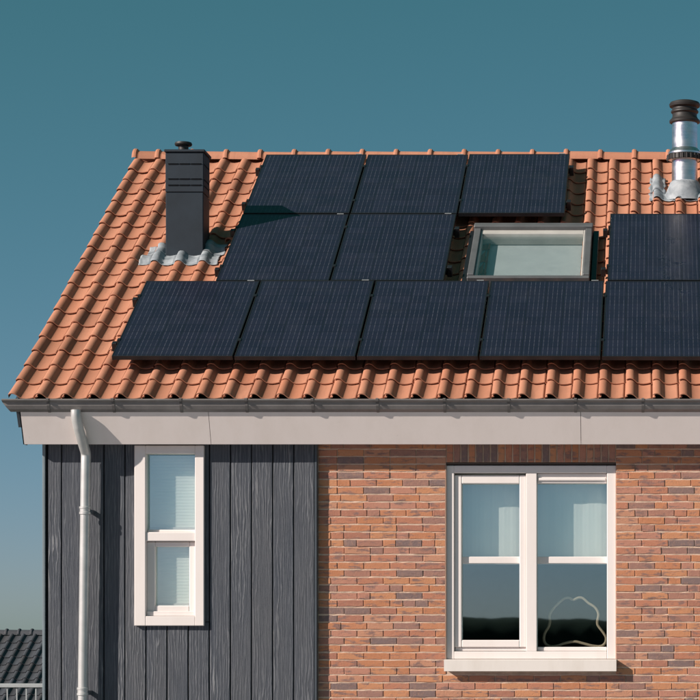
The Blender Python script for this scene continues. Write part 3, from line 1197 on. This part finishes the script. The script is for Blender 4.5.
mb.lathe(fx, fy, [(0.22, 9.70), (0.175, 9.80), (0.140, 9.885), (0.124, 9.90)], 36)
mb.build('lead_skirt', M['lead'], flue)
flashing(flue, -0.055, 0.62, 4.38, 4.62, None, 12, 0.014, 0.03)
flashing(flue, -0.05, 0.10, 4.621, 5.00, None, 15, 0.016, 0.03)

# ------------------------------------------------------------------ roof window
skyl = link('skylight', None, roof, loc=RP(-1.648, 2.225, 0.0), rot=(TH, 0, 0))
SW, SL = 1.074, 1.215
hh = 0.150
mb = MB()
mb.box(0, 0.060, 0.05, SL - 0.062, -0.03, hh, 0.006)
mb.box(SW - 0.060, SW, 0.05, SL - 0.062, -0.03, hh, 0.006)
mb.box(0.0, SW, 0.0, 0.0495, -0.03, hh - 0.012, 0.006)
mb.build('frame', M['skyframe'], skyl)
box('top_cover', M['skyframe'], skyl, -0.008, SW + 0.008, SL - 0.0615, SL + 0.02, -0.03, hh + 0.022, 0.008)
mb = MB()
for a, b, c, d in ((0.0605, 0.076, 0.055, SL - 0.065), (SW - 0.076, SW - 0.0605, 0.055, SL - 0.065)):
    mb.box(a, b, c, d, 0.02, hh - 0.016, 0.004)
mb.box(0.0765, SW - 0.0765, SL - 0.150, SL - 0.065, 0.02, hh - 0.018, 0.004)
mb.box(0.0765, SW - 0.0765, 0.0500, 0.064, 0.02, hh - 0.020, 0.004)
mb.build('sash', M['sash'], skyl)
box('pane', M['sglass'], skyl, 0.074, SW - 0.074, 0.062, SL - 0.147, hh - 0.044, hh - 0.036)
mb = MB()
mb.box(0.05, SW - 0.05, 0.04, SL - 0.05, hh - 0.150, hh - 0.135)
mb.build('inner_blind', M['sblind'], skyl)
mb = MB()
for a, b in ((-0.050, -0.009), (SW + 0.009, SW + 0.060)):
    mb.box(a, b, -0.02, SL + 0.04, -0.02, 0.085, 0.004)
mb.box(-0.009, SW + 0.009, -0.14, -0.001, 0.0, 0.05, 0.004)
mb.build('flashing', M['pframe'], skyl)

# ------------------------------------------------------------------ solar panels
PH = 0.148                                # underside above the tile bed


def make_panel():
    root = link('solar_panel', None)
    mb = MB()
    t, w = 0.036, 0.011
    ring_frame_h = [(0, w, 0, PL), (PW - w, PW, 0, PL)]
    for a, b, c, d in ring_frame_h:
        mb.box(a, b, c, d, 0, t, 0.0012)
    mb.box(w, PW - w, 0, w, 0, t - 0.0004, 0.0012)
    mb.box(w, PW - w, PL - w, PL, 0, t - 0.0004, 0.0012)
    mb.build('frame', M['pframe'], root)
    mb = MB()
    mb.box(w + 0.0005, PW - w - 0.0005, w + 0.0005, PL - w - 0.0005, t - 0.008, t - 0.002)
    mb.build('glass_sheet', M['cells'], root)
    for s in (0.33, 1.27):
        mb = MB()
        mb.box(-0.020, PW + 0.006, s - 0.02, s + 0.02, -0.041, -0.001, 0.002)
        mb.build('mounting_rail', M['pframe'], root)
    for s in (0.33, 1.27):
        mb = MB()
        mb.box(-0.0145, -0.001, s - 0.022, s + 0.022, -0.02, t + 0.004, 0.002)
        mb.box(-0.0145, 0.010, s - 0.022, s + 0.022, t + 0.0005, t + 0.0045, 0.001)
        mb.build('clamp', M['pframe'], root)
    mb = MB()
    mb.box(PW - 0.105, PW - 0.045, PL + 0.001, PL + 0.012, t - 0.010, t + 0.003, 0.001)
    mb.build('joint_clip', M['silver'], root)
    return root


plabels = [['solar panel at the left end of the bottom row, above the gutter and downpipe',
            'second solar panel from the left in the bottom row of five',
            'middle solar panel of the bottom row of five',
            'solar panel of the bottom row directly below the skylight',
            'solar panel at the right end of the bottom row, cut by the picture edge'],
           ['solar panel right of the chimney foot in the middle row, left of two',
            'solar panel in the middle row beside the left of the skylight',
            'lone solar panel to the right of the skylight, below the steel flue'],
           ['top row solar panel nearest the chimney, just under the ridge',
            'middle solar panel of the three in the top row along the ridge',
            'top row solar panel just above the skylight, right of three']]
proto = make_panel()
kids = [o for o in bpy.data.objects if o.parent == proto]
firstp = True
rng = random.Random(8)
for (s0, xs), labs in zip(rows_p, plabels):
    for i, (x, lab) in enumerate(zip(xs, labs)):
        if firstp:
            p = proto
            firstp = False
            cur = kids
        else:
            p = proto.copy()
            C.objects.link(p)
            cur = []
            for k in kids:
                c = k.copy()
                C.objects.link(c)
                c.parent = p
                cur.append(c)
        tag(p, lab, 'solar panel', 'solar panels on the roof')
        p.location = RP(x, s0 + rng.uniform(-0.002, 0.002), PH + rng.uniform(-0.002, 0.002))
        p.rotation_euler = (TH + R(rng.uniform(-0.12, 0.12)), R(rng.uniform(-0.1, 0.1)), 0)
        end = i == 0 or x - xs[i - 1] > 1.1
        if end:                            # end clamps and rail ends stick out past the first panel of a run
            for s in (0.33, 1.27):
                b = MB()
                b.box(-0.062, -0.021, s - 0.026, s + 0.026, -0.06, 0.012, 0.003)
                b.build('rail_end', M['pframe'], p)
        if i == len(xs) - 1 or xs[i + 1] - x > 1.1:
            for s in (0.33, 1.27):
                b = MB()
                b.box(PW + 0.007, PW + 0.050, s - 0.030, s + 0.030, -0.06, 0.030, 0.003)
                b.build('rail_end', M['pframe'], p)

# ------------------------------------------------------------------ the neighbour's house far behind on the left
NTH = R(27)
nh = thing('house', 'low house with a dark tiled roof far behind at the left edge', 'house', (-13, 24, 0))
NRY, NRZ = 26.2, 5.62
NL = 4.8
nsn, ncs = math.sin(NTH), math.cos(NTH)
NY0, NZ0 = NRY - NL * ncs, NRZ - NL * nsn


def loc_n(v):
    return (v[0] + 13, v[1] - 24, v[2])


def NP(x, s, h):
    return Vector(loc_n((x, NY0 + s * ncs - h * nsn, NZ0 + s * nsn + h * ncs)))


mb = MB()
for ys in ((NY0 + 0.4, NY0 + 0.5), (2 * NRY - NY0 - 0.5, 2 * NRY - NY0 - 0.4)):
    mb.box(-18 + 13, -8 + 13, ys[0] - 24, ys[1] - 24, 0, NZ0 + 0.05)
for x in (-17.9, -8.0):
    mb.add([loc_n((x, NY0 + 0.4, 0)), loc_n((x, 2 * NRY - NY0 - 0.4, 0)), loc_n((x, 2 * NRY - NY0 - 0.4, NZ0)), loc_n((x, NRY, NRZ - 0.1)), loc_n((x, NY0 + 0.4, NZ0))], [(0, 1, 2, 3, 4)])
mb.build('wall', M['render'], nh)
mb = MB()
mb.add([NP(-18.2, 0, -0.03), NP(-7.8, 0, -0.03), NP(-7.8, NL, -0.03), NP(-18.2, NL, -0.03), loc_n((-18.2, 2 * NRY - NY0, NZ0)), loc_n((-7.8, 2 * NRY - NY0, NZ0))], [(0, 1, 2, 3), (3, 2, 5, 4)])
nroof = mb.build('roof', M['black'], nh)
NTM = mk_tile(False, M['ntile'])
mbr = MB()
for r in range(16):
    for c in range(48):
        x, s = -18.2 + c * TW, r * TE
        if -12.3 < x < -10.5 and s > 2.0:
            link('roof_tile', NTM, nroof, loc=NP(x, s, 0), rot=(NTH, 0, rng.gauss(0, 0.004)))
        else:
            b = MB()
            tile_geo(b)
            mbr.add([NP(x + v[0], s + v[1], v[2]) for v in b.v], b.f)
mbr.build('roof_covering', M['ntile'], nroof, 'stuff')
RMN = RM.copy()
RMN.materials.clear()
RMN.materials.append(M['ntile'])
x = -18.2
while x < -8.1:
    link('ridge_tile', RMN, nroof, loc=loc_n((x, NRY, NRZ - 0.03)))
    x += 0.235
# flat extension with a terrace railing in front of it
mb = MB()
mb.box(-17 + 13, -8.4 + 13, 14.9 - 24, 21.8 - 24, 0, 3.05)
mb.box(-17.05 + 13, -8.35 + 13, 14.85 - 24, 21.85 - 24, 3.05, 3.15, 0.01)
mb.build('extension', M['render'], nh)
rl = thing('railing', 'grey terrace railing with upright bars at the lower left corner', 'railing', (-12.7, 15.0, 3.15))
box('top_rail', M['rail'], rl, -4.2, 4.2, -0.03, 0.03, 1.675, 1.735, 0.008)
box('bottom_rail', M['rail'], rl, -4.2, 4.2, -0.02, 0.02, 0.08, 0.12, 0.004)
bmh = MB()
bmh.box(-0.009, 0.009, -0.009, 0.009, 0.12, 1.675, 0.002)
bmh = bmh.mesh('bar')
bmh.materials.append(M['rail'])
for i in range(62):
    link('bar', bmh, rl, loc=(-4.15 + i * 0.135, 0, 0))
for xx in (-4.18, -2.1, 0.0, 2.1, 4.18):
    box('post', M['rail'], rl, xx - 0.025, xx + 0.025, -0.0255, 0.0255, 0.0, 1.674, 0.004)
